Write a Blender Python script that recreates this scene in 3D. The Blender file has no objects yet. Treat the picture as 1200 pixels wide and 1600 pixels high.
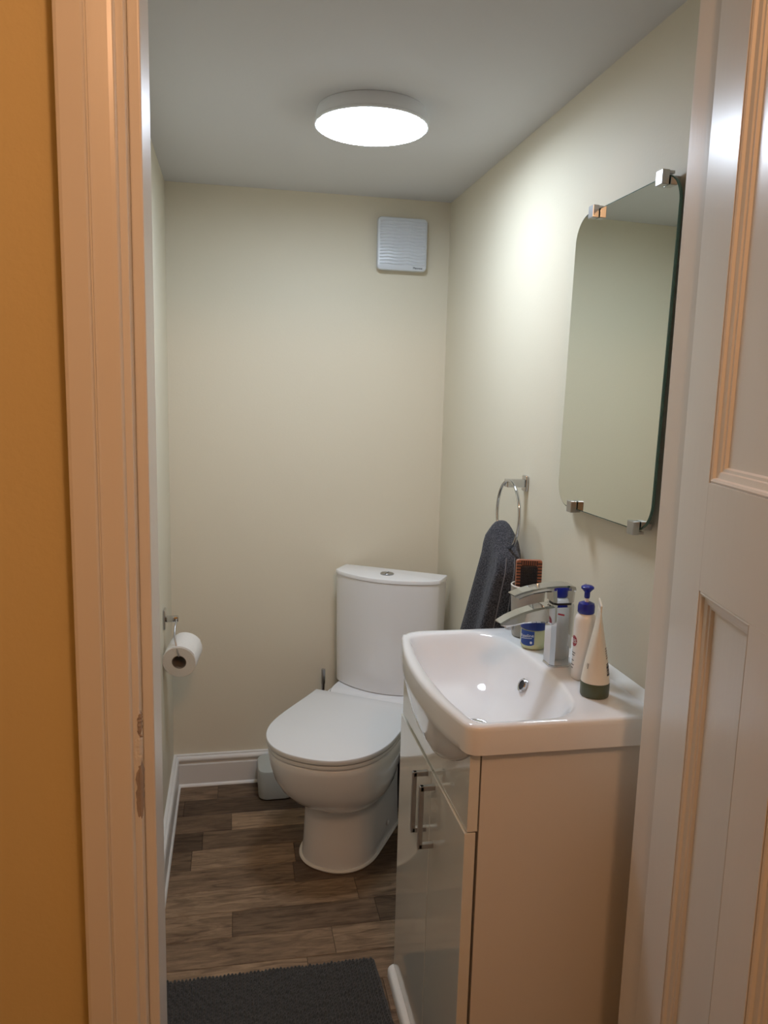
import bpy, bmesh, math, random
from math import sin, cos, pi, radians
from mathutils import Vector, Matrix

SC = bpy.context.scene
COL = SC.collection

# ------------------------------------------------------------------ camera
cam_d = bpy.data.cameras.new('camera'); cam = bpy.data.objects.new('camera', cam_d)
COL.objects.link(cam); SC.camera = cam
cam_d.sensor_fit = 'VERTICAL'; cam_d.sensor_height = 36.0; cam_d.lens = 27.0
cam_d.clip_start = 0.02
p_, y_, r_ = radians(8.7), radians(11.29), radians(-1.49)
f_ = Vector((sin(y_)*cos(p_), cos(y_)*cos(p_), -sin(p_)))
rt = Vector((cos(y_), -sin(y_), 0)); dn = f_.cross(rt)
cr = cos(r_)*rt + sin(r_)*dn; cd = -sin(r_)*rt + cos(r_)*dn
m3 = Matrix((cr, -cd, -f_)).transposed()
cam.matrix_world = Matrix.Translation((0, 0, 1.45)) @ m3.to_4x4()

# ------------------------------------------------------------------ light
w = bpy.data.worlds.new('world'); SC.world = w; w.use_nodes = True
w.node_tree.nodes['Background'].inputs[0].default_value = (0.8, 0.6, 0.45, 1)
w.node_tree.nodes['Background'].inputs[1].default_value = 0.02
HALL_POWER = 10.0
HALL_COLOR = (1.0, 0.54, 0.29)
HALL_POS = (0.27, -0.15, 2.26)
LAMP_STRENGTH = 24.0
LAMP_COLOR = (0.75, 0.86, 1.0)
ld = bpy.data.lights.new('hall_lamp_light', 'POINT'); ld.energy = HALL_POWER
ld.color = HALL_COLOR; ld.shadow_soft_size = 0.07
lo = bpy.data.objects.new('hall_lamp_light', ld); lo.location = HALL_POS; COL.objects.link(lo)

SC.view_settings.view_transform = 'Standard'
SC.view_settings.look = 'None'
SC.view_settings.gamma = 1.0
SC.view_settings.use_curve_mapping = False
SC.view_settings.exposure = 1.05

# ------------------------------------------------------------------ materials
def mat(name, color, rough=0.5, metal=0.0, spec=0.5, bump=0.0, bscale=40.0, bstretch=(1, 1, 1),
        coat=0.0, tint=0.0, emit=None, estr=0.0, sub=0.0, sheen=0.0, trans=0.0, bdist=0.002):
    m = bpy.data.materials.new(name); m.use_nodes = True
    nt = m.node_tree; b = nt.nodes['Principled BSDF']
    b.inputs['Base Color'].default_value = (*color, 1)
    b.inputs['Roughness'].default_value = rough
    b.inputs['Metallic'].default_value = metal
    b.inputs['Specular IOR Level'].default_value = spec
    b.inputs['Coat Weight'].default_value = coat
    b.inputs['Coat Roughness'].default_value = 0.05
    b.inputs['Subsurface Weight'].default_value = sub
    b.inputs['Sheen Weight'].default_value = sheen
    b.inputs['Transmission Weight'].default_value = trans
    if emit:
        b.inputs['Emission Color'].default_value = (*emit, 1)
        b.inputs['Emission Strength'].default_value = estr
    if bump or tint:
        tc = nt.nodes.new('ShaderNodeTexCoord'); mp = nt.nodes.new('ShaderNodeMapping')
        mp.inputs['Scale'].default_value = bstretch
        nt.links.new(tc.outputs['Object'], mp.inputs[0])
        n = nt.nodes.new('ShaderNodeTexNoise'); n.inputs['Scale'].default_value = bscale
        n.inputs['Detail'].default_value = 4
        nt.links.new(mp.outputs[0], n.inputs['Vector'])
        if bump:
            bp = nt.nodes.new('ShaderNodeBump'); bp.inputs['Strength'].default_value = bump
            bp.inputs['Distance'].default_value = bdist
            nt.links.new(n.outputs['Fac'], bp.inputs['Height'])
            nt.links.new(bp.outputs[0], b.inputs['Normal'])
        if tint:
            n2 = nt.nodes.new('ShaderNodeTexNoise'); n2.inputs['Scale'].default_value = 3.0
            nt.links.new(tc.outputs['Object'], n2.inputs['Vector'])
            mx = nt.nodes.new('ShaderNodeMix'); mx.data_type = 'RGBA'
            mx.inputs[6].default_value = (*[c*(1-tint) for c in color], 1)
            mx.inputs[7].default_value = (*[min(1, c*(1+tint)) for c in color], 1)
            nt.links.new(n2.outputs['Fac'], mx.inputs[0])
            nt.links.new(mx.outputs[2], b.inputs['Base Color'])
    return m

M = {}
M['cream'] = mat('cream_wall_paint', (0.745, 0.69, 0.555), 0.55, spec=0.35, bump=0.12, bscale=160, tint=0.015)
M['ceil'] = mat('white_ceiling_paint', (0.68, 0.68, 0.69), 0.7, spec=0.25, bump=0.1, bscale=120)
M['hall'] = mat('ochre_hall_paint', (0.68, 0.56, 0.29), 0.6, spec=0.3, bump=0.25, bscale=90, tint=0.03)
M['hallceil'] = mat('hall_ceiling_paint', (0.7, 0.68, 0.62), 0.7, spec=0.2, bump=0.1)
M['gloss'] = mat('white_gloss_woodwork', (0.76, 0.73, 0.68), 0.28, spec=0.5, bump=0.22, bscale=70, bstretch=(1, 1, 0.06), tint=0.02, bdist=0.001)
M['skirt'] = mat('white_satin_skirting', (0.78, 0.77, 0.74), 0.3, bump=0.05, bscale=60)
M['ceramic'] = mat('white_glazed_ceramic', (0.84, 0.85, 0.87), 0.08, spec=0.5, coat=0.4)
M['seat'] = mat('white_seat_plastic', (0.78, 0.79, 0.80), 0.22, spec=0.5)
M['cab'] = mat('white_gloss_cabinet', (0.76, 0.75, 0.70), 0.07, spec=0.5, coat=0.6)
M['cabside'] = mat('cream_matt_cabinet_side', (0.74, 0.71, 0.67), 0.32, spec=0.4)
M['chrome'] = mat('polished_chrome', (0.60, 0.61, 0.62), 0.06, metal=1.0)
M['satin'] = mat('satin_steel', (0.48, 0.48, 0.49), 0.3, metal=1.0)
M['mirror'] = mat('mirror_silver', (0.80, 0.85, 0.80), 0.01, metal=1.0)
M['glassedge'] = mat('green_glass_edge', (0.05, 0.12, 0.10), 0.15, spec=0.6)
M['plastic'] = mat('white_fan_plastic', (0.66, 0.70, 0.75), 0.3)
M['lampbody'] = mat('white_lamp_body', (0.8, 0.82, 0.85), 0.35)
M['lamp'] = mat('lit_diffuser', (0.9, 0.9, 0.9), 0.4, emit=LAMP_COLOR, estr=LAMP_STRENGTH)
M['silicone'] = mat('white_silicone', (0.85, 0.84, 0.80), 0.3)
M['dark'] = mat('dark_void', (0.012, 0.012, 0.014), 0.6)
M['rubber'] = mat('black_rubber', (0.02, 0.02, 0.02), 0.5)
M['paper'] = mat('white_tissue_paper', (0.82, 0.80, 0.76), 0.9, spec=0.1, bump=0.5, bscale=300)
M['card'] = mat('grey_brown_card_tube', (0.25, 0.20, 0.16), 0.8)
M['towel'] = mat('charcoal_terry_cloth', (0.055, 0.060, 0.075), 0.95, spec=0.1, bump=1.0, bscale=330, sheen=0.2, bdist=0.005)
def speckle(m, lo, hi, scale):
    nt = m.node_tree; tc = nt.nodes.new('ShaderNodeTexCoord'); n = nt.nodes.new('ShaderNodeTexNoise')
    n.inputs['Scale'].default_value = scale; n.inputs['Detail'].default_value = 2
    r = nt.nodes.new('ShaderNodeValToRGB'); r.color_ramp.elements[0].position = 0.38; r.color_ramp.elements[1].position = 0.66
    r.color_ramp.elements[0].color = (*lo, 1); r.color_ramp.elements[1].color = (*hi, 1)
    nt.links.new(tc.outputs['Object'], n.inputs['Vector']); nt.links.new(n.outputs['Fac'], r.inputs[0])
    nt.links.new(r.outputs[0], nt.nodes['Principled BSDF'].inputs['Base Color'])
speckle(M['towel'], (0.030, 0.033, 0.043), (0.105, 0.110, 0.130), 300)
M['fold_line'] = mat('grey_towel_fold_line', (0.14, 0.14, 0.16), 0.8, sheen=0.3)
M['rug'] = mat('charcoal_chenille', (0.040, 0.042, 0.040), 0.95, spec=0.1, bump=1.0, bscale=500, sheen=0.25, tint=0.3, bdist=0.003)
M['blue'] = mat('deep_blue_plastic', (0.012, 0.02, 0.26), 0.25)
M['jarlid'] = mat('navy_jar_lid', (0.012, 0.035, 0.20), 0.3)
M['label_blue'] = mat('blue_jar_label', (0.012, 0.06, 0.30), 0.4)
M['jelly'] = mat('pale_yellow_jelly_jar', (0.62, 0.62, 0.36), 0.12, sub=0.2)
M['bottle'] = mat('white_lotion_bottle', (0.80, 0.77, 0.73), 0.3)
M['tube'] = mat('cream_squeeze_tube', (0.78, 0.70, 0.58), 0.35)
M['green'] = mat('olive_green_cap', (0.075, 0.090, 0.05), 0.35)
M['red'] = mat('dark_red_print', (0.33, 0.03, 0.05), 0.4)
M['ink'] = mat('dark_grey_print', (0.06, 0.06, 0.07), 0.5)
M['greyprint'] = mat('soft_grey_print', (0.30, 0.28, 0.24), 0.5)
M['whiteprint'] = mat('white_print', (0.8, 0.82, 0.85), 0.5)
M['cup'] = mat('grey_ceramic_tumbler', (0.34, 0.32, 0.28), 0.2, spec=0.5)
M['cuprim'] = mat('pale_cup_rim', (0.75, 0.73, 0.68), 0.2)
M['wood'] = mat('reddish_brush_wood', (0.36, 0.14, 0.075), 0.35, bump=0.2, bscale=60, bstretch=(1, 1, 8), tint=0.15)
M['brushpad'] = mat('black_brush_pad', (0.008, 0.008, 0.012), 0.5)
M['bin'] = mat('dark_navy_plastic', (0.008, 0.010, 0.022), 0.45)
M['plasticbox'] = mat('milky_plastic', (0.52, 0.53, 0.49), 0.3, spec=0.5)
M['barewood'] = mat('chipped_grey_wood', (0.34, 0.28, 0.24), 0.8, bump=0.8, bscale=80, bstretch=(1, 1, 0.2), tint=0.3)
M['hallfloor'] = mat('hall_carpet', (0.20, 0.15, 0.11), 0.95, bump=0.5, bscale=200)
M['subfloor'] = mat('dark_joint_floor', (0.035, 0.024, 0.018), 0.8)

def plank_material():
    m = bpy.data.materials.new('brown_wood_plank'); m.use_nodes = True
    nt = m.node_tree; b = nt.nodes['Principled BSDF']; N = nt.nodes.new; Lk = nt.links.new
    b.inputs['Roughness'].default_value = 0.42
    b.inputs['Specular IOR Level'].default_value = 0.35
    oi = N('ShaderNodeObjectInfo'); tc = N('ShaderNodeTexCoord')
    sc = N('ShaderNodeVectorMath'); sc.operation = 'SCALE'; sc.inputs[3].default_value = 37.0
    cmb = N('ShaderNodeCombineXYZ'); Lk(oi.outputs['Random'], cmb.inputs[0]); Lk(oi.outputs['Random'], cmb.inputs[1])
    Lk(cmb.outputs[0], sc.inputs[0])
    ad = N('ShaderNodeVectorMath'); ad.operation = 'ADD'
    Lk(tc.outputs['Object'], ad.inputs[0]); Lk(sc.outputs[0], ad.inputs[1])
    mp = N('ShaderNodeMapping'); mp.inputs['Scale'].default_value = (4.5, 30.0, 3.0); Lk(ad.outputs[0], mp.inputs[0])
    n = N('ShaderNodeTexNoise'); n.inputs['Scale'].default_value = 2.2; n.inputs['Detail'].default_value = 8
    n.inputs['Roughness'].default_value = 0.62; n.inputs['Distortion'].default_value = 0.9; Lk(mp.outputs[0], n.inputs['Vector'])
    mp2 = N('ShaderNodeMapping'); mp2.inputs['Scale'].default_value = (2.0, 9.0, 2.0); Lk(ad.outputs[0], mp2.inputs[0])
    n2 = N('ShaderNodeTexNoise'); n2.inputs['Scale'].default_value = 1.5; n2.inputs['Detail'].default_value = 3
    Lk(mp2.outputs[0], n2.inputs['Vector'])
    mxf = N('ShaderNodeMix'); mxf.data_type = 'FLOAT'; mxf.inputs[0].default_value = 0.3
    Lk(n.outputs['Fac'], mxf.inputs[2]); Lk(n2.outputs['Fac'], mxf.inputs[3])
    cr = N('ShaderNodeValToRGB'); e = cr.color_ramp.elements
    e[0].position = 0.36; e[0].color = (0.42, 0.37, 0.33, 1)
    e[1].position = 0.62; e[1].color = (1.30, 1.28, 1.22, 1)
    Lk(mxf.outputs[0], cr.inputs[0])
    mul = N('ShaderNodeMix'); mul.data_type = 'RGBA'; mul.blend_type = 'MULTIPLY'; mul.inputs[0].default_value = 1.0
    Lk(oi.outputs['Color'], mul.inputs[6]); Lk(cr.outputs[0], mul.inputs[7])
    Lk(mul.outputs[2], b.inputs['Base Color'])
    bp = N('ShaderNodeBump'); bp.inputs['Strength'].default_value = 0.15; bp.inputs['Distance'].default_value = 0.001
    Lk(n.outputs['Fac'], bp.inputs['Height']); Lk(bp.outputs[0], b.inputs['Normal'])
    return m
M['plank'] = plank_material()

# ------------------------------------------------------------------ helpers
def link(name, me, m=None, parent=None, smooth=False):
    o = bpy.data.objects.new(name, me); COL.objects.link(o)
    if m: me.materials.append(m)
    if parent: o.parent = parent
    return o

def obj(name, bm, m, parent=None, smooth=False, angle=40):
    bmesh.ops.recalc_face_normals(bm, faces=bm.faces)
    if smooth:
        for f in bm.faces: f.smooth = True
        lim = radians(angle)
        for e in bm.edges:
            if len(e.link_faces) == 2 and e.calc_face_angle(0) > lim: e.smooth = False
    me = bpy.data.meshes.new(name); bm.to_mesh(me); bm.free()
    return link(name, me, m, parent)

def tag(o, label, cat, group=None):
    o['label'] = label; o['category'] = cat
    if group: o['group'] = group
    return o

def thing(name, label, cat, loc=(0, 0, 0), rz=0.0):
    o = bpy.data.objects.new(name, None); COL.objects.link(o)
    o.location = loc; o.rotation_euler = (0, 0, rz); o.empty_display_size = 0.05
    return tag(o, label, cat)

def struct(o):
    o['kind'] = 'structure'; return o

def box(x0, x1, y0, y1, z0, z1, bev=0.0, seg=2, bm=None):
    own = bm is None
    b = bmesh.new()
    vs = [b.verts.new((x, y, z)) for x in (x0, x1) for y in (y0, y1) for z in (z0, z1)]
    for f in ((0,1,3,2), (4,6,7,5), (0,4,5,1), (2,3,7,6), (0,2,6,4), (1,5,7,3)):
        b.faces.new([vs[i] for i in f])
    if bev > 0:
        bmesh.ops.bevel(b, geom=list(b.edges), offset=bev, segments=seg, profile=0.5, affect='EDGES')
    if own: return b
    me = bpy.data.meshes.new('t'); b.to_mesh(me); b.free(); bm.from_mesh(me); bpy.data.meshes.remove(me)
    return bm

def loft(loops, cap0=True, cap1=True, closed=True, bm=None):
    b = bm or bmesh.new()
    R = [[b.verts.new(p) for p in lp] for lp in loops]
    n = len(R[0])
    for i in range(len(R)-1):
        for j in range(n if closed else n-1):
            k = (j+1) % n
            b.faces.new((R[i][j], R[i][k], R[i+1][k], R[i+1][j]))
    if cap0: b.faces.new(R[0])
    if cap1: b.faces.new(list(reversed(R[-1])))
    return b

def lathe(prof, n=32, c=(0, 0, 0), bm=None, cap0=True, cap1=True):
    loops = [[(c[0]+r*cos(2*pi*k/n), c[1]+r*sin(2*pi*k/n), c[2]+z) for k in range(n)] for r, z in prof]
    return loft(loops, cap0, cap1, True, bm)

def prism_z(poly, z0, z1, bm=None):
    return loft([[(x, y, z0) for x, y in poly], [(x, y, z1) for x, y in poly]], bm=bm)

def extrude_poly(poly3, vec, bm=None):
    v = Vector(vec)
    return loft([[tuple(p) for p in poly3], [tuple(Vector(p)+v) for p in poly3]], bm=bm)

def tube(pts, r, n=10, bm=None, closed=False):
    pts = [Vector(p) for p in pts]; b = bm or bmesh.new(); loops = []
    N = len(pts); up = None
    for i, p in enumerate(pts):
        a = pts[(i-1) % N] if (closed or i > 0) else p
        c = pts[(i+1) % N] if (closed or i < N-1) else p
        t = (c-a).normalized()
        if up is None:
            up = Vector((0, 0, 1)) if abs(t.z) < 0.9 else Vector((1, 0, 0))
        s = t.cross(up).normalized(); up = s.cross(t).normalized()
        rr = r[i] if isinstance(r, (list, tuple)) else r
        loops.append([tuple(p+rr*(cos(2*pi*k/n)*s+sin(2*pi*k/n)*up)) for k in range(n)])
    if closed: loops.append(loops[0]); 
    loft(loops, not closed, not closed, True, b)
    if closed: bmesh.ops.remove_doubles(b, verts=b.verts, dist=1e-6)
    return b

def rrect(x0, x1, y0, y1, r, n=6):
    out = []
    for cx, cy, a0 in ((x1-r, y1-r, 0), (x0+r, y1-r, 90), (x0+r, y0+r, 180), (x1-r, y0+r, 270)):
        for k in range(n+1):
            a = radians(a0+90*k/n); out.append((cx+r*cos(a), cy+r*sin(a)))
    return out

def text(name, s, size, matrix, m, parent, ext=0.0002):
    cu = bpy.data.curves.new('t', 'FONT'); cu.body = s; cu.size = size; cu.extrude = ext
    cu.align_x = 'CENTER'; cu.align_y = 'CENTER'; cu.resolution_u = 3
    t = bpy.data.objects.new('t', cu); COL.objects.link(t)
    bpy.context.view_layer.update()
    me = bpy.data.meshes.new_from_object(t.evaluated_get(bpy.context.evaluated_depsgraph_get()))
    bpy.data.objects.remove(t)
    me.transform(matrix); me.name = name
    return link(name, me, m, parent)

def sstep(t): t = max(0, min(1, t)); return t*t*(3-2*t)

# ------------------------------------------------------------------ dimensions
XL, XR, YB, ZC = -0.215, 0.762, 2.752, 2.125      # toilet room
YF, YI = 0.93, 1.06                                # hall face and room face of the door wall
LJ, RJ = -0.1125, 0.672                            # faces of the door linings
HX0, HX1, HY0, HZ = -1.30, 1.25, -1.30, 2.42       # hall

# ------------------------------------------------------------------ shell
struct(obj('wall_left', box(XL-0.1, XL, YI, YB+0.1, 0, ZC), M['cream']))
struct(obj('wall_back', box(XL, XR, YB, YB+0.1, 0, ZC), M['cream']))
struct(obj('wall_right', box(XR, XR+0.1, YI, YB+0.1, 0, ZC), M['cream']))
struct(obj('ceiling', box(XL-0.1, XR+0.1, YI-0.06, YB+0.1, ZC, ZC+0.1), M['ceil']))
HEAD = 2.045
def door_wall(name, y0, y1, m):
    b = box(HX0, LJ-0.03, y0, y1, 0, HZ)
    box(RJ+0.03, HX1, y0, y1, 0, HZ, bm=b)
    box(LJ-0.03, RJ+0.03, y0, y1, HEAD+0.03, HZ, bm=b)
    return struct(obj(name, b, m))
door_wall('wall_front', YF, YF+0.07, M['hall'])
def inner_wall():
    b = box(XL-0.1, LJ-0.03, YF+0.07, YI, 0, ZC)
    box(RJ+0.03, XR+0.1, YF+0.07, YI, 0, ZC, bm=b)
    box(LJ-0.03, RJ+0.03, YF+0.07, YI, HEAD+0.03, ZC, bm=b)
    return struct(obj('wall_front_inner', b, M['cream']))
inner_wall()
struct(obj('wall_hall_left', box(HX0-0.1, HX0, HY0, YF+0.1, 0, HZ), M['hall']))
struct(obj('wall_hall_right', box(HX1, HX1+0.1, HY0, YF+0.1, 0, HZ), M['hall']))
struct(obj('wall_hall_back', box(HX0-0.1, HX1+0.1, HY0-0.1, HY0, 0, HZ), M['hall']))
struct(obj('ceiling_hall', box(HX0-0.1, HX1+0.1, HY0-0.1, YF+0.1, HZ, HZ+0.1), M['hallceil']))
struct(obj('floor_hall', box(HX0-0.1, HX1+0.1, HY0-0.1, YI-0.07, -0.1, 0), M['hallfloor']))

# floor with its planks
floor = struct(obj('floor', box(XL-0.1, XR+0.1, YI-0.07, YB+0.1, -0.1, -0.003), M['subfloor']))
random.seed(4)
LIGHT, MID, DARK, DEEP = (0.300, 0.205, 0.130), (0.218, 0.146, 0.092), (0.155, 0.102, 0.064), (0.112, 0.072, 0.045)
ROWH = 0.104
rows = [  # from the back wall: (joints, colours)
    ([-0.056, 0.42], [MID, DARK, DARK]),
    ([-0.170, 0.30], [DARK, DEEP, DARK]),
    ([-0.007, 0.42], [DARK, LIGHT, MID]),
    ([-0.10, 0.33], [DEEP, DARK, MID]),
    ([-0.130, 0.190, 0.60], [DARK, LIGHT, DEEP, MID]),
    ([0.180, 0.52], [MID, DEEP, DARK]),
    ([0.357], [LIGHT, MID]),
    ([-0.005, 0.400], [LIGHT, DARK, DEEP]),
    ([0.262], [MID, LIGHT]),
    ([0.185, 0.60], [LIGHT, MID, DARK]),
    ([-0.05, 0.365], [MID, DARK, MID]),
    ([0.20], [DARK, MID]),
    ([0.05, 0.5], [MID, LIGHT, DARK]),
    ([0.30], [DARK, MID]),
    ([0.0, 0.45], [MID, DARK, LIGHT]),
    ([0.25], [LIGHT, DARK]),
]
ytop = YB-0.018
for i, (js, cs) in enumerate(rows):
    y1 = ytop-ROWH*i; y0 = max(y1-ROWH, YI-0.068)
    if y1 - y0 < 0.01: break
    xs = [XL+0.002]+js+[XR-0.002]
    for k, c in enumerate(cs):
        a, b_ = xs[k], xs[k+1]; g = 0.0005
        hx, hy = (b_-a)/2-g, (y1-y0)/2-g
        o = obj('plank', box(-hx, hx, -hy, hy, -0.003, 0.0, 0.0006, 1), M['plank'], floor)
        o.location = ((a+b_)/2, (y0+y1)/2, 0)
        v = random.uniform(0.92, 1.08)
        o.color = (c[0]*v, c[1]*v, c[2]*v, 1)

# skirting: torus profile swept along a straight line
SK = [(0.0, 0.0), (0.018, 0.0), (0.018, 0.083), (0.0165, 0.0865), (0.0125, 0.087), (0.0115, 0.090), (0.0125, 0.094),
      (0.017, 0.0965), (0.0195, 0.101), (0.0195, 0.106), (0.017, 0.111), (0.012, 0.1135), (0.010, 0.1145), (0.0095, 0.119), (0.0, 0.120)]
def skirt(name, base, along, out, length):
    a, o_ = Vector(along), Vector(out)
    poly = [tuple(Vector(base)+o_*d+Vector((0, 0, z))) for d, z in SK]
    s = struct(obj(name, extrude_poly(poly, a*length), M['skirt']))
    bead = [tuple(Vector(base)+o_*d+Vector((0, 0, z))) for d, z in ((0.017, 0.0), (0.0245, 0.0), (0.023, 0.005), (0.0185, 0.010), (0.017, 0.010))]
    obj('sealant_bead', extrude_poly(bead, a*length), M['silicone'], s)
    return s
skirt('baseboard_back', (XL+0.001, YB, 0), (1, 0, 0), (0, -1, 0), XR-XL-0.002)
skirt('baseboard_left', (XL, YI, 0), (0, 1, 0), (1, 0, 0), YB-YI-0.0005)
skirt('baseboard_right', (XR, 1.72, 0), (0, 1, 0), (-1, 0, 0), YB-1.7205)

# ------------------------------------------------------------------ door frame
frame = struct(obj('trim_1', box(LJ-0.03, LJ, YF, YI, 0, HEAD+0.03, 0.0015), M['gloss']))   # left lining
obj('door_stop', box(LJ, -0.0985, 0.958, YI-0.001, 0, HEAD, 0.0025, 3), M['gloss'], frame)
# chiselled-out keep on the rebate
def splinter(z1, z0, xa, yb, seed, rough):
    """irregular sliver wrapped round the front edge of the lining"""
    random.seed(seed); n = 16; loops = []
    for k in range(n+1):
        t = k/n; z = z1+(z0-z1)*t; e = min(1, 5*t, 5*(1-t)); j = lambda q: random.uniform(-q, q)*rough
        x0 = xa+j(.0008)+(1-e)*0.003; d = (0.0006+0.0010*random.random()*rough)*e
        loops.append([(x0, YF+0.0008, z), (x0+.0006, YF-d, z+j(.001)), (x0+.0030, YF-d*0.3-j(.0004), z), (LJ-.0008, YF-d*1.2, z), (LJ+d*1.3, YF+.0012, z),
                      (LJ+d*0.4+abs(j(.0004)), YF+yb*0.4, z), (LJ+d*1.4, YF+yb*0.8+j(.001), z), (LJ-.0006, YF+yb, z)])
    return loft(loops)
c1 = obj('chipped_wood', splinter(1.056, 1.026, -0.1160, 0.016, 3, 1.0), M['barewood'], frame)
c2 = obj('paint_flake', splinter(1.030, 0.990, -0.1195, 0.020, 5, 0.6), M['gloss'], frame)
c3 = obj('chipped_wood', splinter(0.989, 0.918, -0.1185, 0.020, 8, 1.4), M['barewood'], frame)
for c in (c1, c3): c['label'] = 'rough grey bare wood where the painted edge is chipped away'
c2['label'] = 'lifted flake of paint on the chipped edge'
# a paint-filled knot on the architrave
rl = struct(obj('trim_2', box(RJ, RJ+0.03, YF, YI, 0, HEAD+0.03, 0.0015), M['gloss']))
obj('door_stop', box(0.640, RJ, 0.998, YI-0.001, 0, HEAD, 0.002, 3), M['gloss'], rl)
hd = struct(obj('trim_3', box(LJ, RJ, YF, YI, HEAD, HEAD+0.03, 0.001), M['gloss']))
obj('door_stop', box(-0.1005, 0.6395, 0.998, YI-0.001, HEAD-0.012, HEAD), M['gloss'], hd)
# architrave profile: (distance from inner edge, thickness)
AP = [(0.0, 0.0), (0.0, 0.017), (0.0015, 0.019), (0.006, 0.020), (0.024, 0.0225), (0.0262, 0.0235), (0.0270, 0.0215), (0.0285, 0.0215), (0.0292, 0.0270),
      (0.031, 0.0285), (0.054, 0.0300), (0.0575, 0.0290), (0.0585, 0.0265), (0.0585, 0.0)]
def arch(name, x, s):
    poly = [(x+s*d, YF-t, 0.0) for d, t in AP]
    return struct(obj(name, extrude_poly(poly, (0, 0, HEAD+0.07)), M['gloss']))
arch('trim_4', -0.1205, -1)
arch('trim_5', RJ+0.012, 1)
poly = [(LJ-0.06, YF-t, HEAD+0.012+d) for d, t in AP]
struct(obj('trim_6', extrude_poly(poly, (RJ-LJ+0.12, 0, 0)), M['gloss']))

# ------------------------------------------------------------------ door (open into the hall, four panels)
th = radians(12.5)
door = bpy.data.objects.new('door_1', None); COL.objects.link(door); struct(door)
# local x = distance from the hinge edge, local y = -depth into the slab (visible face at y=0)
ang = math.atan2(-cos(th), -sin(th))
door.location = (0.632, 0.995, 0); door.rotation_euler = (0, 0, ang)
# world: local +x -> (-sin,-cos); local +y -> (cos,-sin) which points away from the camera (into the slab)
DT = 0.040; S0, S1, ZB, ZT = 0.002, 0.775, 0.012, 2.035
def dbox(name, a, b_, z0, z1, y0=0.0, y1=DT, bev=0.0003, m='gloss'):
    return obj(name, box(a, b_, y0, y1, z0, z1, bev), M[m], door)
dbox('stile', S0, 0.101, ZB, ZT); dbox('stile', S1-0.10, S1, ZB, ZT)
dbox('rail', 0.101, S1-0.10, ZT-0.05, ZT); dbox('rail', 0.101, S1-0.10, 1.2025, 1.347); dbox('rail', 0.101, S1-0.10, ZB, 0.20)
P = [(0.101, 0.2515), (0.3325, 0.4435+0.0395), (0.5640, S1-0.10)]
dbox('muntin', 0.2515, 0.3325, 0.20, 1.2025); dbox('muntin', 0.483, 0.564, 0.20, 1.2025)
def panel(a, b_, z0, z1):
    p = obj('panel', box(a-0.004, b_+0.004, 0.014, 0.026, z0-0.004, z1+0.004), M['gloss'], door)
    prof = [(0.0, 0.014), (0.0, 0.002), (0.003, 0.0005), (0.006, 0.002), (0.0075, 0.0055), (0.015, 0.0072), (0.0165, 0.0095), (0.020, 0.0100), (0.022, 0.014)]
    def ring(d, y): return [(a+d, y, z0+d), (b_-d, y, z0+d), (b_-d, y, z1-d), (a+d, y, z1-d)]
    obj('panel_moulding', loft([ring(d, y) for d, y in prof], False, False), M['gloss'], p)
panel(0.101, S1-0.10, 1.347, ZT-0.05)
for a, b_ in P: panel(a, b_, 0.20, 1.2025)
for z in (0.22, 1.75):
    obj('hinge', lathe([(0.006, 0), (0.006, 0.09)], 12, (S0-0.004, DT+0.004, z)), M['satin'], door, True)

# ------------------------------------------------------------------ ceiling light
t = thing('ceiling_light', 'round white flush ceiling light, lit, in the middle of the ceiling', 'ceiling light', (0.334, 1.950, ZC))
obj('base', lathe([(0.131, -0.0005), (0.1335, -0.008), (0.1360, -0.022), (0.1370, -0.030)], 64, cap1=False), M['lampbody'], t, True)
obj('rim', lathe([(0.137, -0.030), (0.1385, -0.032), (0.1385, -0.036), (0.1365, -0.038), (0.134, -0.038), (0.134, -0.032)], 64, cap0=False, cap1=False), M['lampbody'], t, True)
obj('diffuser', lathe([(0.134, -0.034), (0.1345, -0.0375), (0.131, -0.0405), (0.115, -0.0425), (0.07, -0.044), (0.02, -0.0445)], 64), M['lamp'], t, True)

# ------------------------------------------------------------------ extractor fan
t = thing('extractor_fan', 'square white plastic extractor fan with ribbed cover high on the back wall', 'fan', (0.583, YB, 1.967))
def rr_xz(hw, r, y, n=6): return [(x, y, z) for x, z in rrect(-hw, hw, -hw, hw, r, n)]
obj('housing', loft([rr_xz(0.083, 0.012, -0.0005), rr_xz(0.083, 0.012, -0.022)]), M['plastic'], t, True)
cov = obj('cover', loft([rr_xz(0.088, 0.014, -0.022), rr_xz(0.089, 0.015, -0.030), rr_xz(0.087, 0.014, -0.036), rr_xz(0.083, 0.012, -0.038)]), M['plastic'], t, True)
def wave(zc):
    nx = 40; loops = []
    for k in range(nx+1):
        x = -0.080+0.160*k/nx
        z = zc+0.0012*sin(x*95)+0.0008*sin(x*47+1)
        loops.append([(x, -0.0378, z-0.0035), (x, -0.0402, z-0.0015), (x, -0.0402, z+0.0005), (x, -0.0378, z+0.0028)])
    return loft(loops)
for k in range(14):
    obj('louvre', wave(-0.066+0.0108*k), M['plastic'], cov, True)
mt = Matrix.Translation((0.056, -0.0392, -0.0785)) @ Matrix.Rotation(radians(90), 4, 'X')
text('brand_lettering', 'Manrose', 0.0095, mt, M['ink'], cov)

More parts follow.
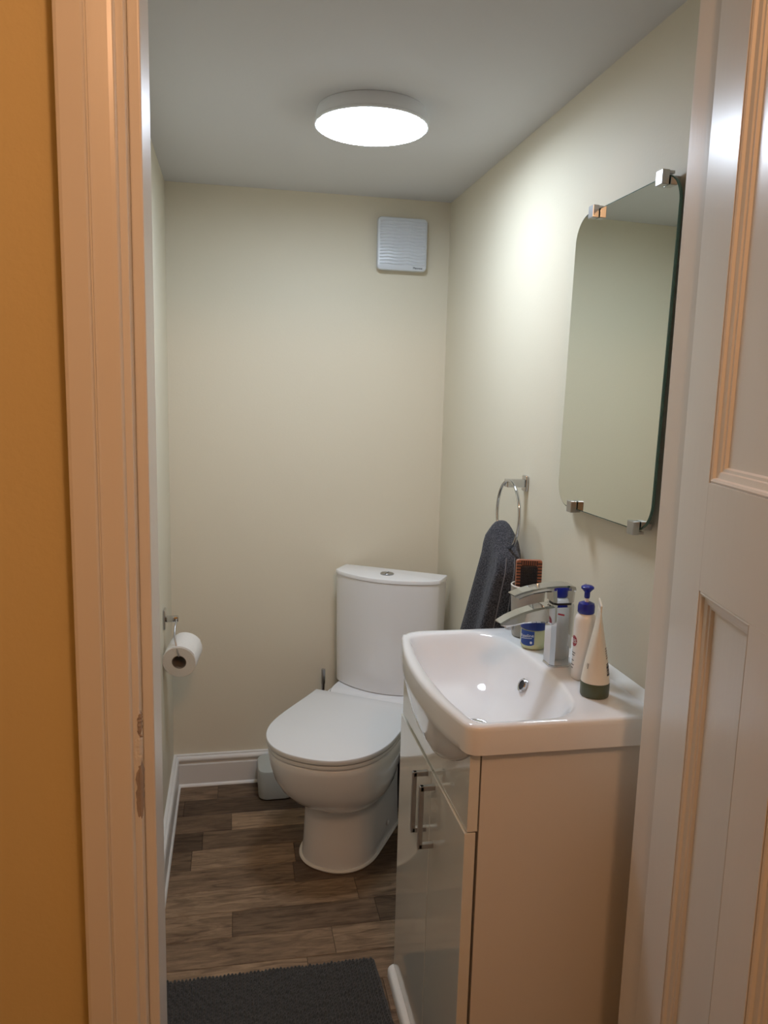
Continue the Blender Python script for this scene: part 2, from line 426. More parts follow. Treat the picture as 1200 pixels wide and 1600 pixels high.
# ------------------------------------------------------------------ mirror and clips
my0, my1, mz0, mz1, mx = 1.236, 1.641, 1.213, 1.838, 0.737
t = thing('wall_mirror', 'tall frameless mirror with rounded corners on the right wall above the basin', 'mirror', (XR, (my0+my1)/2, (mz0+mz1)/2))
def yz(poly, x): return [(x, y, z) for y, z in poly]
hy, hz = (my1-my0)/2, (mz1-mz0)/2
rr = lambda i: rrect(-hy+i, hy-i, -hz+i, hz-i, 0.055-i, 14)
obj('glass', loft([yz(rr(0.0), mx-XR+0.005), yz(rr(0.0), mx-XR+0.0008), yz(rr(0.0020), mx-XR)], cap1=False), M['glassedge'], t)
obj('silvered_face', loft([yz(rr(0.0020), mx-XR+0.0001), yz(rr(0.0020), mx-XR)]), M['mirror'], t)
for y, z, nm in ((1.545, mz1, 1), (1.284, mz1, 1), (1.545, mz0, -1), (1.280, mz0, -1)):
    e0, e1 = (-0.014, -0.002) if nm > 0 else (0.002, 0.014)
    c = obj('clip', box(-0.0195, 0.0, -0.008, 0.008, e0, e1, 0.0008), M['satin'], t)
    c.location = (0, y-(my0+my1)/2, z-(mz0+mz1)/2)
    w0, w1 = (-0.0185, 0.0065) if nm > 0 else (-0.0065, 0.0185)
    obj('clip_cover', box(-0.0400, -0.0262, -0.0110, 0.0110, w0, w1, 0.0012), M['satin'], c)
    l0, l1 = (0.0008, 0.0060) if nm > 0 else (-0.0060, -0.0008)
    obj('clip_lip', box(-0.0262, -0.0150, -0.0080, 0.0080, l0, l1, 0.0006), M['satin'], c)
t.rotation_euler = (0, radians(0.75), 0); t.location.x -= 0.0005

# ------------------------------------------------------------------ toilet
TH = radians(32)
tx, ty = 0.572, 2.640
t = thing('toilet', 'white close-coupled toilet with lid down, set at an angle in the back right corner', 'toilet', (tx, ty, 0), pi-TH)
def dshape(u0, u1, wr, wf, n=22, rc=0.012, e=2.3):
    """D outline: straight back at u0, superelliptic front reaching u1; half width wr at the back, wf at the widest."""
    um = u1-min(wf*1.18, (u1-u0)*0.62)
    pts = []
    for k in range(7):                       # right side from back to um
        s = k/6; u = u0+(um-u0)*s; pts.append((wr+(wf-wr)*sstep(s), u))
    for k in range(1, 2*n):
        a = pi*k/(2*n); c, s = cos(a), sin(a)
        pts.append((wf*math.copysign(abs(c)**(2/e), c), um+(u1-um)*abs(s)**(2/e)))
    for k in range(6, -1, -1):
        s = k/6; u = u0+(um-u0)*s; pts.append((-(wr+(wf-wr)*sstep(s)), u))
    return pts
levels = [(0.0, .225, .572, .118, .120), (0.015, .225, .572, .118, .120), (0.06, .225, .566, .115, .116), (0.15, .225, .562, .112, .114),
          (0.188, .225, .563, .112, .115), (0.194, .225, .572, .112, .121), (0.206, .225, .592, .112, .134), (0.230, .225, .628, .114, .154), (0.265, .225, .664, .118, .172), (0.305, .17, .691, .126, .183),
          (0.35, .08, .708, .142, .189), (0.38, .01, .716, .165, .191), (0.398, .01, .718, .178, .191), (0.403, .012, .715, .176, .188)]
obj('pan', loft([[(x, u, z) for x, u in dshape(u0, u1, wr, wf)] for z, u0, u1, wr, wf in levels]), M['ceramic'], t, True, 60)
bead = [(x, u, 0.004) for x, u in dshape(.222, .575, .121, .123)]
obj('sealant_bead', tube(bead, 0.0055, 6, closed=True), M['silicone'], t, True)
obj('shelf', loft([[(x, u, z) for x, u in dshape(.0, u1, w_, w_+0.004, e=3.2)] for z, u1, w_ in ((.398, .262, .172), (.408, .258, .170), (.414, .250, .166))]), M['ceramic'], t, True)
def slab(z0, z1, u0, u1, wr, wf, r=0.004):
    return loft([[(x, u, z) for x, u in dshape(u0+i, u1-i, wr-i, wf-i)] for z, i in
                 ((z0, r), (z0+r*0.3, r*0.3), (z0+r, 0), (z1-r, 0), (z1-r*0.3, r*0.3), (z1, r))])
obj('seat', slab(.4060, .4178, .262, .720, .182, .193, .0018), M['seat'], t, True, 60)
lid = obj('seat_lid', slab(.4222, .4380, .250, .724, .186, .196, 0.0022), M['seat'], t, True, 60)
for s in (-1, 1):
    obj('hinge', lathe([(0.011, 0), (0.011, 0.014), (0.008, 0.018)], 16, (s*0.08, 0.268, .4145)), M['chrome'], t, True)
def cist(hw, dside, dmid, n=20, back=0.0, rb=0.006):
    pts = [(hw, back), (hw, dside-0.012), (hw-0.004, dside-0.003)]
    for k in range(1, n):
        x = (hw-0.006)*(1-2*k/n); pts.append((x, dside+(dmid-dside)*(1-(abs(x)/hw)**2.0)))
    pts += [(-hw+0.004, dside-0.003), (-hw, dside-0.012), (-hw, back)]
    return pts
cl = [(0.4145, .186, .082, .148), (0.418, .1885, .086, .152), (0.60, .191, .089, .155), (0.8125, .1935, .090, .156)]
cs_ = obj('cistern', loft([[(x, u, z) for x, u in cist(h, a, b_)] for z, h, a, b_ in cl]), M['ceramic'], t, True, 35)
obj('cistern_lid', loft([[(x, u, z) for x, u in cist(h, a, b_, back=-0.004)] for z, h, a, b_ in
    ((.8130, .190, .088, .154), (.8142, .1955, .092, .158), (.822, .196, .0925, .1585), (.8265, .1945, .091, .157), (.828, .190, .087, .153))]), M['ceramic'], t, True, 35)
fb = obj('flush_button', lathe([(0.024, 0.0), (0.024, 0.0035), (0.022, 0.005), (0.0205, 0.0035), (0.0195, 0.0035), (0.0185, 0.0048), (0.004, 0.0052)], 32, (0, 0.078, .8275)), M['satin'], t, True)
obj('button_split', box(-0.0006, 0.0006, 0.0595, 0.0965, 0.8322, 0.8334), M['dark'], fb)
cap = obj('bolt_cap', lathe([(0.0075, 0), (0.0075, 0.003), (0.005, 0.005)], 16), M['seat'], t, True)
cap.location = (-0.119, 0.33, 0.055); cap.rotation_euler = (0, -pi/2, 0)

# slim brush handle behind the seat
t = thing('toilet_brush', 'slim steel toilet brush handle standing up behind the toilet seat', 'toilet brush', (0.322, 2.665, 0))
obj('brush_handle', lathe([(0.0055, 0.18), (0.0055, 0.40), (0.0072, 0.402), (0.0075, 0.452), (0.0068, 0.4565), (0.003, 0.458)], 16), M['satin'], t, True)
obj('pot', lathe([(0.035, 0.0), (0.038, 0.006), (0.040, 0.16), (0.036, 0.175), (0.010, 0.182)], 24), M['satin'], t, True)

# whitish plastic box behind the bowl
bx = obj('plastic_box', loft([[(x, y, z) for x, y in rrect(0.087+i, 0.215-i, 2.585+i, 2.7275-i, 0.032-i*0.5, 6)] for z, i in
        ((0.0, .010), (0.006, .002), (0.02, 0.0), (0.104, -0.001), (0.110, 0.001), (0.112, 0.007))]), M['plasticbox'], smooth=True)
tag(bx, 'small milky white plastic box on the floor by the skirting, partly behind the toilet bowl', 'box')

dbn = obj('gap_filler', lathe([(0.056, 0.0), (0.060, 0.004), (0.066, 0.225), (0.068, 0.232), (0.064, 0.234), (0.062, 0.225), (0.052, 0.010), (0.004, 0.008)], 32, (0.629, 2.475, 0)), M['bin'], smooth=True)  # dark shape added to give the unidentified dark strip beside the pan
tag(dbn, 'added dark navy bin half hidden between the toilet and the vanity cabinet', 'bin')

# ------------------------------------------------------------------ vanity cabinet
cx0, cxg, cy0, cy1 = 0.398, 0.418, 1.183, 1.698
t = thing('vanity_cabinet', 'white gloss two-door vanity cabinet under the basin on the right', 'cabinet', (0.0, 0.0, 0))
b = box(cxg+0.0015, XR-0.003, cy0, cy0+0.016, 0.0, 0.8475, 0.0006, 1)
obj('side_panel', b, M['cabside'], t)
obj('side_panel', box(cxg+0.0015, XR-0.003, cy1-0.016, cy1, 0.0, 0.8475, 0.0006, 1), M['cabside'], t)
obj('bottom_panel', box(cxg+0.004, XR-0.003, cy0+0.016, cy1-0.016, 0.05, 0.066), M['cabside'], t)
obj('back_panel', box(XR-0.012, XR-0.003, cy0+0.016, cy1-0.016, 0.066, 0.70), M['cabside'], t)
ycn = 1.438
def bellyz(y): return 0.753+0.095*min(1, (abs(y-ycn)/0.262))**2.1
poly = [(cx0, cy0, 0.7005), (cx0, cy1, 0.7005)]
for k in range(33):
    y = cy1-(cy1-cy0)*k/32
    poly.append((cx0, y, min(0.8475, bellyz(y)-0.001)))
obj('top_panel', extrude_poly(poly, (0.0185, 0, 0)), M['cab'], t)
dsp = 1.412
for a, b_, hy_ in ((cy0, dsp-0.0012, 1.382), (dsp+0.0012, cy1, 1.442)):
    d = obj('door', box(cx0-0.004, cxg-0.0035, a, b_, 0.030, 0.6975, 0.0012, 2), M['cab'], t)
    bm = box(cx0-0.036, cx0-0.027, hy_-0.005, hy_+0.005, 0.549, 0.683, 0.001)
    for z in (0.549, 0.673):
        box(cx0-0.034, cx0-0.004, hy_-0.005, hy_+0.005, z, z+0.010, 0.0008, bm=bm)
    obj('handle', bm, M['satin'], d)
obj('plinth', box(cxg+0.006, cxg+0.02, cy0+0.016, cy1-0.016, 0.0, 0.05), M['cab'], t)
def bead_prof(i): return [(0.378+i, 0.0), (0.378+i, 0.018), (0.382+i, 0.0255-i*0.4), (0.392, 0.029-i*0.4), (0.4005, 0.029-i*0.4), (0.4005, 0.0)]
obj('floor_trim', loft([[(x, y, z) for x, z in bead_prof(i)] for y, i in ((cy0, 0), (cy1-0.004, 0), (cy1+0.003, 0.002), (cy1+0.007, 0.009))]), M['silicone'], t, True)

# ------------------------------------------------------------------ basin
t = thing('basin', 'white ceramic bow-fronted basin on top of the vanity cabinet', 'basin', (0, 0, 0))
NB = 144
def round_poly(pts, radii, n=8):
    out = []; N = len(pts)
    for i in range(N):
        p0, p, p1 = Vector(pts[i-1]), Vector(pts[i]), Vector(pts[(i+1) % N]); r = radii[i]
        if r <= 0: out.append(p); continue
        a, c = (p0-p).normalized(), (p1-p).normalized()
        A, C = p+a*r, p+c*r
        for k in range(n+1):
            s = k/n; out.append((1-s)**2*A+2*s*(1-s)*p+s*s*C)
    return out
def front_x(y): return 0.356+0.036*((y-ycn)/0.27)**2
outer = [(front_x(1.170+0.540*k/24), 1.168+0.540*k/24) for k in range(25)]
opts = outer+[(XR-0.004, 1.708), (XR-0.004, 1.168)]
orad = [0.022]+[0]*23+[0.050, 0.008, 0.008]
OUT = round_poly(opts, orad)
inn = [(0.407, 1.190), (0.388, 1.300), (0.382, ycn), (0.387, 1.570), (0.400, 1.672), (0.560, 1.680), (0.612, 1.630), (0.628, 1.540), (0.632, ycn), (0.628, 1.335), (0.612, 1.240), (0.570, 1.192)]
INN = round_poly(inn, [0.030, 0.03, 0.04, 0.03, 0.045, 0.05, 0.03, 0.03, 0.03, 0.03, 0.03, 0.035])
CEN = Vector((0.50, ycn))
def ray_poly(poly, c, d):
    best = None
    for i in range(len(poly)):
        a, b_ = poly[i-1], poly[i]; e = b_-a
        den = d.x*e.y-d.y*e.x
        if abs(den) < 1e-12: continue
        s = ((a.x-c.x)*e.y-(a.y-c.y)*e.x)/den; q = ((a.x-c.x)*d.y-(a.y-c.y)*d.x)/den
        if s > 0 and -1e-6 <= q <= 1+1e-6 and (best is None or s > best): best = s
    return c+d*best
# angles concentrated evenly along the outer outline
per = [0.0]
for i in range(len(OUT)): per.append(per[-1]+(OUT[(i+1) % len(OUT)]-OUT[i]).length)
angs = []
for k in range(NB):
    s = per[-1]*k/NB; i = max(j for j in range(len(OUT)) if per[j] <= s+1e-9)
    f = (s-per[i])/max(1e-9, per[i+1]-per[i]); p = OUT[i].lerp(OUT[(i+1) % len(OUT)], f)-CEN
    angs.append(math.atan2(p.y, p.x))
dirs = [Vector((cos(a), sin(a))) for a in angs]
o_ = [ray_poly(OUT, CEN, d) for d in dirs]
i_ = [ray_poly(INN, CEN, d) for d in dirs]
ZT_ = 0.900
def mix(p, q, s): return p+(q-p)*s
loops = []
def L(pts, zf): loops.append([(p.x, p.y, zf(p) if callable(zf) else zf) for p in pts])
inset = lambda pts, r: [p+(CEN-p).normalized()*r for p in pts]
# underside belly (front only), then apron, rim and bowl
def frontness(p): return sstep((0.50-p.x)/0.07)*sstep((0.262-abs(p.y-ycn))/0.03)
def drop(s):
    return lambda p: 0.848-s*frontness(p)*(0.848-bellyz(p.y))
L([mix(p, CEN, 0.97) for p in o_], 0.752)
L([mix(p, CEN, 0.60) for p in o_], 0.753)
L([mix(p, CEN, 0.30) for p in o_], lambda p: 0.83-frontness(p)*0.065 if p.x > 0.41 else 0.765)
L(inset(o_, 0.042), drop(1.02))
L(inset(o_, 0.030), drop(0.98))
L(inset(o_, 0.020), drop(0.80))
L(inset(o_, 0.010), drop(0.42))
L(inset(o_, 0.003), drop(0.10))
L(o_, drop(-0.0)); 
L(o_, 0.858); L(o_, 0.890); L(inset(o_, 0.0015), 0.8955); L(inset(o_, 0.005), 0.8988); L(inset(o_, 0.010), 0.900)
out2 = [p+(p-CEN).normalized()*0.010 for p in i_]
L([mix(a, b_, 0.5) for a, b_ in zip(inset(o_, 0.010), out2)], 0.9003)
L(out2, 0.8998)
L([p+(p-CEN).normalized()*0.004 for p in i_], 0.8985)
L(i_, 0.895)
BC = Vector((0.492, ycn))
for s, z in ((0.03, 0.888), (0.07, 0.874), (0.13, 0.855), (0.20, 0.835), (0.28, 0.817), (0.38, 0.801), (0.50, 0.790), (0.65, 0.783), (0.80, 0.779), (0.905, 0.777)):
    L([mix(p, BC, s) for p in i_], z)
bm = loft(loops)
obj('bowl', bm, M['ceramic'], t, True, 50)
obj('drain', lathe([(0.031, 0), (0.031, 0.0025), (0.027, 0.004), (0.022, 0.0025), (0.004, 0.0035)], 28, (BC.x, BC.y, 0.7765)), M['chrome'], t, True)
# overflow on the back wall of the bowl
ov = bpy.data.objects.new('overflow', None)
bmo = lathe([(0.0145, -0.003), (0.0152, 0.003), (0.0135, 0.0050), (0.0105, 0.0040), (0.0102, 0.0)], 28, cap0=False, cap1=False)
ovr = obj('overflow_ring', bmo, M['chrome'], t, True)
ovr.location = (0.6045, 1.470, 0.846); ovr.rotation_euler = (0, radians(-67), 0)
oh = obj('overflow_hole', lathe([(0.0106, 0.0), (0.0106, 0.0028)], 24), M['dark'], ovr, True)
bpy.data.objects.remove(ov)
ub = [(XR-0.0005, y, 0.0) for y in (0,)]
bp_ = [(XR-0.022, 0.8995), (XR-0.018, 0.903), (XR-0.010, 0.9085), (XR-0.0005, 0.913), (XR-0.0005, 0.8995)]
sb = obj('sealant_bead', loft([[(x, y, z) for x, z in bp_] for y in (1.169, 1.30, 1.45, 1.60, 1.706)]), M['silicone'], t, True)

# ------------------------------------------------------------------ mixer tap
FX, FY, FZ = 0.667, 1.447, 0.9002
t = thing('basin_tap', 'chrome single-lever mixer tap on the back ledge of the basin', 'tap', (FX, FY, FZ))
def octo(hx, hy, c): return [(hx, -hy+c), (hx, hy-c), (hx-c, hy), (-hx+c, hy), (-hx, hy-c), (-hx, -hy+c), (-hx+c, -hy), (hx-c, -hy)]
obj('base_ring', loft([[(x, y, z) for x, y in octo(a, a, 0.010)] for z, a in ((0, .0250), (.003, .0250), (.0045, .024))]), M['chrome'], t)
obj('body', loft([[(x, y, z) for x, y in octo(a, b_, 0.008)] for z, a, b_ in ((.0045, .0235, .0235), (.06, .0232, .0235), (.128, .0245, .0235), (.1325, .0235, .0225))]), M['chrome'], t)
def xz_slab(top, bot, hw, bev, taper=1.0):
    """top/bot: matching lists of (x,z); lofted along x, width 2*hw."""
    loops = []
    n = len(top)
    for k in range(n):
        (x, zt), (xb, zb) = top[k], bot[k]; h = hw*(1+(taper-1)*k/(n-1)); c = min(bev, (zt-zb)*0.45)
        loops.append([(x, -h+c, zt), (x, h-c, zt), (x, h, zt-c), (xb, h, zb+c), (xb, h-c, zb), (xb, -h+c, zb), (xb, -h, zb+c), (x, -h, zt-c)])
    return loft(loops)
tp = [(-.018, .131), (-.040, .129), (-.065, .124), (-.090, .117), (-.115, .107), (-.134, .096)]
bt = [(-.018, .088), (-.034, .094), (-.060, .0955), (-.085, .094), (-.108, .0895), (-.122, .086)]
obj('spout', xz_slab(tp, bt, 0.0205, 0.004, 0.9), M['chrome'], t)
obj('aerator', lathe([(0.010, 0), (0.0105, 0.002), (0.0105, 0.010)], 20, (-0.108, 0, 0.080)), M['satin'], t, True)
obj('neck', loft([[(x, y, z) for x, y in octo(.019, .019, .006)] for z in (.1325, .138)]), M['rubber'], t)
obj('lever_block', loft([[(x, y, z) for x, y in octo(a, .0225, .006)] for z, a in ((.137, .0225), (.150, .0235), (.166, .0245))]), M['chrome'], t)
tp = [(.0225, .1700), (.010, .1725), (-.015, .1725), (-.040, .1705), (-.070, .1655), (-.090, .1605), (-.108, .1540)]
bt = [(.0230, .1600), (.010, .1600), (-.015, .1600), (-.040, .1600), (-.068, .1560), (-.086, .1500), (-.098, .1450)]
lv = obj('lever', xz_slab(tp, bt, 0.0235, 0.003, 0.8), M['chrome'], t)
obj('temperature_mark', loft([[(.0, -.0240, .110), (-.014, -.0240, .113), (-.014, -.0240, .1165), (.0, -.0240, .1135)], [(.0, -.0232, .110), (-.014, -.0232, .113), (-.014, -.0232, .1165), (.0, -.0232, .1135)]]), M['red'], t)

# ------------------------------------------------------------------ things on the basin ledge
ZL = 0.9005
def wrap(pts_ab, cx, cy, R, off=0.0004):
    return [(cx+(R+off)*cos(a), cy+(R+off)*sin(a), z) for a, z in pts_ab]
def wrap_patch(name, a0, a1, z0f, z1f, R, m, parent, n=10, thick=0.0004):
    """curved label patch on a cylinder about the parent's origin"""
    loops = []
    for k in range(n+1):
        a = a0+(a1-a0)*k/n; s = k/n
        z0 = z0f(s) if callable(z0f) else z0f; z1 = z1f(s) if callable(z1f) else z1f
        loops.append([((R-0.0003)*cos(a), (R-0.0003)*sin(a), z0), ((R+thick)*cos(a), (R+thick)*sin(a), z0),
                      ((R+thick)*cos(a), (R+thick)*sin(a), z1), ((R-0.0003)*cos(a), (R-0.0003)*sin(a), z1)])
    return obj(name, loft(loops), m, parent, True)
def wrap_text(name, s, size, a_c, z_c, R, m, parent, rot=0.0):
    o = text(name, s, size, Matrix.Rotation(rot, 4, 'Z'), m, parent, 0.0001)
    for v in o.data.vertices:
        x, y, z = v.co; a = a_c+x/R
        v.co = ((R+0.0007+z)*cos(a), (R+0.0007+z)*sin(a), z_c+y)
    return o

# lotion pump bottle
t = thing('pump_bottle', 'white lotion pump bottle with dark blue pump top, behind the squeeze tube', 'bottle', (0.6835, 1.362, ZL))
obj('bottle_body', lathe([(0.0195, 0), (0.0212, 0.002), (0.0215, 0.006), (0.0215, 0.112), (0.0208, 0.122), (0.0180, 0.130), (0.0135, 0.134)], 40), M['bottle'], t, True)
obj('collar', lathe([(0.0150, 0.134), (0.0165, 0.136), (0.0165, 0.148), (0.0150, 0.154), (0.0080, 0.157), (0.0045, 0.157)], 32), M['blue'], t, True)
obj('neck', lathe([(0.0040, 0.156), (0.0040, 0.166)], 16), M['bottle'], t, True)
ph = obj('pump_head', lathe([(0.0045, 0.164), (0.0055, 0.166), (0.0055, 0.176), (0.0090, 0.180), (0.0125, 0.1835), (0.0125, 0.187), (0.0090, 0.1895), (0.003, 0.1900)], 28), M['blue'], t, True)
obj('nozzle', tube([(0, 0.004, 0.184), (0.004, 0.016, 0.1845), (0.007, 0.026, 0.182)], [0.005, 0.0042, 0.0032], 10), M['blue'], ph, True)
A0 = math.atan2(-1.362, -0.6835)               # direction towards the viewer's side
LA = A0-radians(62)
wrap_patch('red_emblem', LA-0.42, LA+0.42, lambda s: 0.078-0.011*math.sqrt(max(0, 1-(2*s-1)**2)), lambda s: 0.078+0.011*math.sqrt(max(0, 1-(2*s-1)**2)), 0.0215, M['red'], t, 16)
wrap_text('lettering', 'ES', 0.011, LA+0.15, 0.078, 0.0219, M['whiteprint'], t)
for k, (z, l) in enumerate(((0.054, .60), (0.049, .5), (0.038, .45), (0.029, .48), (0.0225, .35))):
    wrap_patch('print_line', LA-0.3, LA-0.3+l, z-0.0008, z+0.0008, 0.0215, M['ink'], t, 6)

# squeeze tube standing on its cap
t = thing('squeeze_tube', 'cream squeeze tube standing on its olive green cap, nearest on the basin ledge', 'tube', (0.668, 1.276, ZL), radians(-23))
obj('cap', lathe([(0.0245, 0), (0.0262, 0.0015), (0.0268, 0.004), (0.0268, 0.026), (0.0262, 0.0275)], 48), M['green'], t, True)
def tl(z):
    s = sstep((z-0.030)/0.148)*0.35+0.65*(z-0.030)/0.148
    rx = 0.0262*(1-s)+0.0012*s; ry = 0.0262+0.0040*s
    return [(rx*cos(2*pi*k/40), ry*sin(2*pi*k/40), z) for k in range(40)]
obj('tube_body', loft([tl(0.0275+0.0004)]+[tl(z) for z in (0.032, 0.05, 0.07, 0.09, 0.11, 0.13, 0.148, 0.160, 0.169)]), M['tube'], t, True)
obj('crimp', box(-0.0014, 0.0014, -0.0302, 0.0302, 0.168, 0.180, 0.0005, 1), M['tube'], t)
def on_tube(a, z, off=0.0005):
    s = sstep((z-0.030)/0.148)*0.35+0.65*(z-0.030)/0.148
    return ((0.0262*(1-s)+0.0012*s+off)*cos(a), (0.0262+0.004*s+off)*sin(a), z)
def tube_patch(name, a0, a1, z0, z1, m):
    n = 5; loops = []
    for k in range(n+1):
        a = a0+(a1-a0)*k/n
        loops.append([on_tube(a, z0, -.0003), on_tube(a, z0, .0005), on_tube(a, z1, .0005), on_tube(a, z1, -.0003)])
    return obj(name, loft(loops), m, t)
VA = math.atan2(-1.276, -0.668)+radians(23)
for k, (z0, z1) in enumerate(((.044, .048), (.0495, .0510), (.0525, .0545), (.0555, .0565), (.0580, .0620), (.0630, .0640), (.0655, .0670))):
    tube_patch('barcode_bar', VA+radians(58), VA+radians(84), z0, z1, M['ink'])
for k in range(5):
    tube_patch('print_line', VA+radians(60), VA+radians(84), .076+.0045*k, .0785+.0045*k, M['greyprint'])
for s in (-1, 1):
    tube_patch('leaf_mark', VA-radians(47+s*3), VA-radians(44+s*5), .056+0.003*(s > 0), .066, M['greyprint'])

# jelly jar
t = thing('jelly_jar', 'small round jar with navy lid and blue label on pale yellow jelly, behind the tap', 'jar', (0.6585, 1.556, ZL))
obj('jar_body', lathe([(0.022, 0), (0.0262, 0.002), (0.0285, 0.007), (0.0290, 0.014), (0.0290, 0.042), (0.0272, 0.046)], 40), M['jelly'], t, True)
obj('lid', lathe([(0.0290, 0.0455), (0.0300, 0.0465), (0.0300, 0.0640), (0.0290, 0.0655), (0.004, 0.0660)], 40), M['jarlid'], t, True)
JA = math.atan2(-1.556, -0.6585)-radians(32)
lb = wrap_patch('label', JA-0.62, JA+0.62, lambda s: 0.010+0.004*abs(2*s-1)**3, 0.0435, 0.0290, M['label_blue'], t, 14)
wrap_text('lettering', 'Vaseline', 0.0105, JA, 0.032, 0.0294, M['whiteprint'], lb, radians(8))
wrap_patch('label_stripe', JA-0.5, JA+0.45, lambda s: 0.0235+0.004*s, lambda s: 0.0245+0.004*s, 0.0294, M['whiteprint'], lb, 10)
wrap_patch('label_spot', JA+0.30, JA+0.48, lambda s: 0.018-0.0030*math.sqrt(max(0, 1-(2*s-1)**2)), lambda s: 0.018+0.0030*math.sqrt(max(0, 1-(2*s-1)**2)), 0.0294, M['whiteprint'], lb, 10)

# tumbler and hairbrush
t = thing('tumbler', 'grey ceramic tumbler holding a hairbrush, behind the tap', 'cup', (0.6740, 1.640, ZL))
obj('cup_body', lathe([(0.030, 0), (0.033, 0.002), (0.0345, 0.010), (0.0395, 0.106), (0.0400, 0.120), (0.0372, 0.120), (0.0365, 0.106), (0.0310, 0.010), (0.004, 0.006)], 40), M['cup'], t, True)
obj('cup_rim', tube([(0.0386*cos(2*pi*k/40), 0.0386*sin(2*pi*k/40), 0.1205) for k in range(40)], 0.0019, 8, closed=True), M['cuprim'], t, True)
t = thing('hairbrush', 'wooden paddle hairbrush with black bristles standing in the grey tumbler', 'hairbrush', (0.6685, 1.627, ZL+0.012))
t.rotation_euler = (radians(-2), 0, radians(-14))
def pad(hw, z0, z1, r, y): return [(x, y, z) for x, z in rrect(-hw, hw, z0, z1, r, 5)]
fr = obj('paddle', loft([pad(.0295, .092, .170, .005, .006), pad(.0300, .090, .171, .006, .002), pad(.0300, .090, .171, .006, -.002), pad(.0285, .092, .1695, .005, -.005)]), M['wood'], t)
obj('brush_handle', tube([(0, 0.0005, 0.004), (0, 0.0005, 0.03), (0, 0.0005, 0.07), (0, .0005, .093)], [0.0075, 0.009, 0.0075, 0.011], 12), M['wood'], t, True)
bpd = obj('cushion', loft([pad(.0195, .096, .158, .006, -.004), pad(.0190, .097, .1575, .006, -.0075), pad(.016, .100, .154, .006, -.0088)]), M['brushpad'], t, True)
bmr = bmesh.new()
for k in range(10):
    z = .096+.0072*k
    for s in (-1, 1): box(min(s*.0192, s*.0288), max(s*.0192, s*.0288), -.0068, -.0046, z, z+.0022, bm=bmr)
for k in range(8):
    x = -.0185+.0050*k; box(x, x+.0020, -.0068, -.0046, .1585, .1685, bm=bmr)
o = obj('edge_ribs', bmr, M['brushpad'], t)
bmr = bmesh.new()
for i in range(8):
    for j in range(11):
        x, z = -.0160+.00457*i, .100+.0055*j
        lathe([(0.0004, 0), (0.0005, 0.011)], 5, bm=None) if False else None
        box(x-.0004, x+.0004, -.0185, -.0080, z-.0004, z+.0004, bm=bmr)
o = obj('bristles', bmr, M['brushpad'], t); o['kind'] = 'stuff'

# ------------------------------------------------------------------ towel ring and towel
RC = Vector((0.703, 1.875, 1.150)); RR = 0.088
t = thing('towel_ring', 'chrome towel ring fixed to the right wall between mirror and toilet', 'towel ring', (XR, 1.905, 1.228))
obj('wall_plate', box(-0.008, -0.0005, -0.016, 0.016, -0.021, 0.021, 0.003), M['chrome'], t, True)
obj('arm', box(-0.058, -0.008, -0.012, 0.012, -0.010, 0.011, 0.002), M['chrome'], t)
ringpts = []
for k in range(48):
    a = 2*pi*k/48
    ringpts.append((RC.x-XR, RC.y-1.905+0.082*sin(a)+0.0, RC.z-1.228+RR*cos(a)))
obj('ring', tube(ringpts, 0.0042, 10, closed=True), M['chrome'], t, True)

def tshape(s):
    return (0.010+0.058*min(1, s/0.10)**0.45+0.044*s, 0.010+0.024*min(1, s/0.10)**0.5+0.034*s, 1.906-0.030*min(1, s/0.2)+0.052*s, 0.706-0.040*s)
def tsurf(a, z, off=0.0):
    s = (1.128-z)/(1.128-0.68)
    hy, hx, yc, xc = tshape(s)
    c, q = cos(a), sin(a)
    fold = (0.15+0.12*s)*sin(5*a+0.8+0.9*s)+0.055*sin(11*a+2.0)+0.05*sin(3*a+1+1.5*s)
    f = 1+fold*min(1, s/0.15)
    x = xc+(hx+off)*f*math.copysign(abs(c)**0.8, c); y = yc+(hy+off)*(1+0.35*(f-1))*math.copysign(abs(q)**0.8, q)
    zz = z-0.055*(1-s)**3*sstep((yc-y)/0.09+0.35) if s < 0.7 else z
    return (min(x, XR-0.004), y, zz)
def towel():
    """a hand towel pulled through the ring: gathered at the ring, spreading downwards with vertical folds"""
    zs = [1.128, 1.1275, 1.1255, 1.120, 1.112, 1.100, 1.085, 1.065, 1.04, 1.01, 0.98, 0.94, 0.90, 0.86, 0.82, 0.78, 0.74, 0.70, 0.68]
    return loft([[tsurf(2*pi*k/144, z) for k in range(144)] for z in zs])
t = thing('hand_towel', 'charcoal grey terry hand towel hanging from the towel ring', 'towel', (0, 0, 0))
tw = obj('towel_cloth', towel(), M['towel'], t, True, 80)
for a0, a1 in ((-1.9, -2.05), (-1.45, -1.55)):
    zs = [1.085-0.0255*k for k in range(16)]
    obj('fold_line', tube([tsurf(a0+(a1-a0)*k/15, z, 0.0012) for k, z in enumerate(zs)], 0.0016, 6), M['fold_line'], tw, True)  # paler grey lines laid along the towel folds

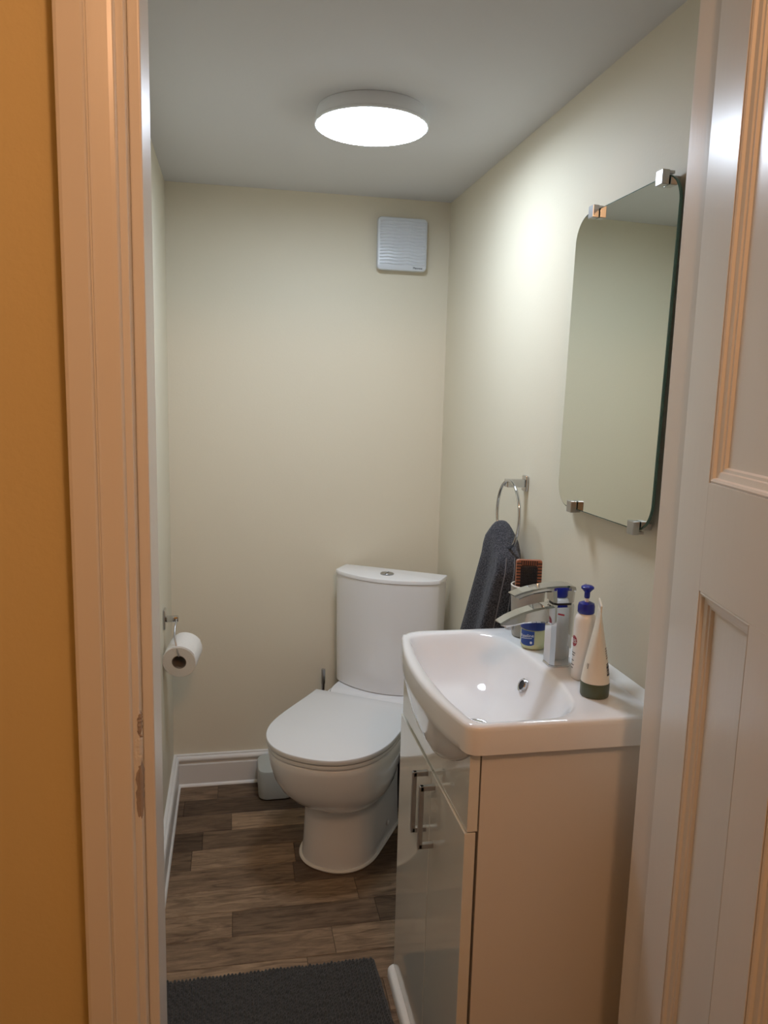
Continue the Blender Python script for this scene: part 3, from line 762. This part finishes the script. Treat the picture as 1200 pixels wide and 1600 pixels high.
# ------------------------------------------------------------------ toilet roll and its holder
t = thing('toilet_roll_holder', 'chrome toilet roll holder on the left wall above the roll', 'roll holder', (XL, 2.43, 0.735))
obj('wall_plate', box(0.0005, 0.007, -0.022, 0.022, -0.034, 0.030, 0.003), M['chrome'], t, True)
obj('arm', box(0.007, 0.046, -0.010, 0.010, -0.012, 0.006, 0.003), M['chrome'], t, True)
obj('hook', tube([(0.040, -0.010, -0.003), (0.040, -0.022, -0.008), (0.037, -0.040, -0.022), (0.037, -0.058, -0.045), (0.046, -0.075, -0.082), (0.050, -0.078, -0.099), (0.052, -0.060, -0.106), (0.054, 0.03, -0.100)], 0.0026, 10), M['satin'], t, True)
t = thing('toilet_roll', 'white toilet paper roll hanging on the left wall holder', 'toilet roll', (-0.157, 2.41, 0.620))
def cyl_y(prof, n=48):
    return [[(r*cos(2*pi*k/n), y, r*sin(2*pi*k/n)) for k in range(n)] for r, y in prof]
rollb = loft(cyl_y([(0.0225, -0.050), (0.0505, -0.050), (0.0525, -0.048), (0.0528, 0.048), (0.0505, 0.050), (0.0225, 0.050)]), False, False)
ro = obj('paper', rollb, M['paper'], t, True)
obj('cardboard_core', loft(cyl_y([(0.0225, -0.0495), (0.0205, -0.0495), (0.0205, 0.0495), (0.0225, 0.0495)]), False, False), M['card'], t, True)
obj('loose_end', loft([[( (0.0528+d)*cos(a), y, (0.0528+d)*sin(a)) for y in (-0.0485, 0.048)]+[((0.0536+d)*cos(a), y, (0.0536+d)*sin(a)) for y in (0.048, -0.0485)]
    for a, d in [(radians(112-6*k), 0.0002+0.0007*(k/14)**2) for k in range(15)]]), M['paper'], t, True)
t.rotation_euler = (radians(9), 0, radians(-9))

# ------------------------------------------------------------------ bath mat
def rug():
    b = bmesh.new(); x0, x1, y0, y1 = -0.185, 0.356, 1.26, 1.757
    nx, ny = 236, 200; random.seed(1); R_ = []
    jit = [[random.uniform(-1, 1) for _ in range(80)] for _ in range(80)]
    for i in range(nx+1):
        row = []
        for j in range(ny+1):
            u, v = i/nx, j/ny; x = x0+(x1-x0)*u; y = y0+(y1-y0)*v
            e = min(u, 1-u)*(x1-x0); e2 = min(v, 1-v)*(y1-y0)
            edge = min(1, min(e, e2)/0.008)
            cxk = (x-x0)/0.0092; cyk = (y-y0)/0.0105
            J = jit[int(cxk) % 80][int(cyk) % 80]
            h = abs(sin(pi*cxk))**0.6*(0.80+0.20*abs(sin(pi*(cyk+0.5*(int(cxk) % 2))))) + 0.14*J
            z = 0.001+edge*(0.006+0.012*h)
            xx = x-0.020*(y1-y)/0.5*0+ (0.010*(1.757-y)/0.25 if u > 0.5 else 0)*(u-0.5)*2
            row.append(b.verts.new((xx+0.0008*J, y+0.0012*J*(1 if 0 < j < ny else 0), z)))
        R_.append(row)
    for i in range(nx):
        for j in range(ny):
            b.faces.new((R_[i][j], R_[i+1][j], R_[i+1][j+1], R_[i][j+1]))
    return b
rg = obj('bath_mat', rug(), M['rug'], smooth=True, angle=180)
tag(rg, 'charcoal ribbed chenille bath mat lying on the wood-effect floor', 'mat')
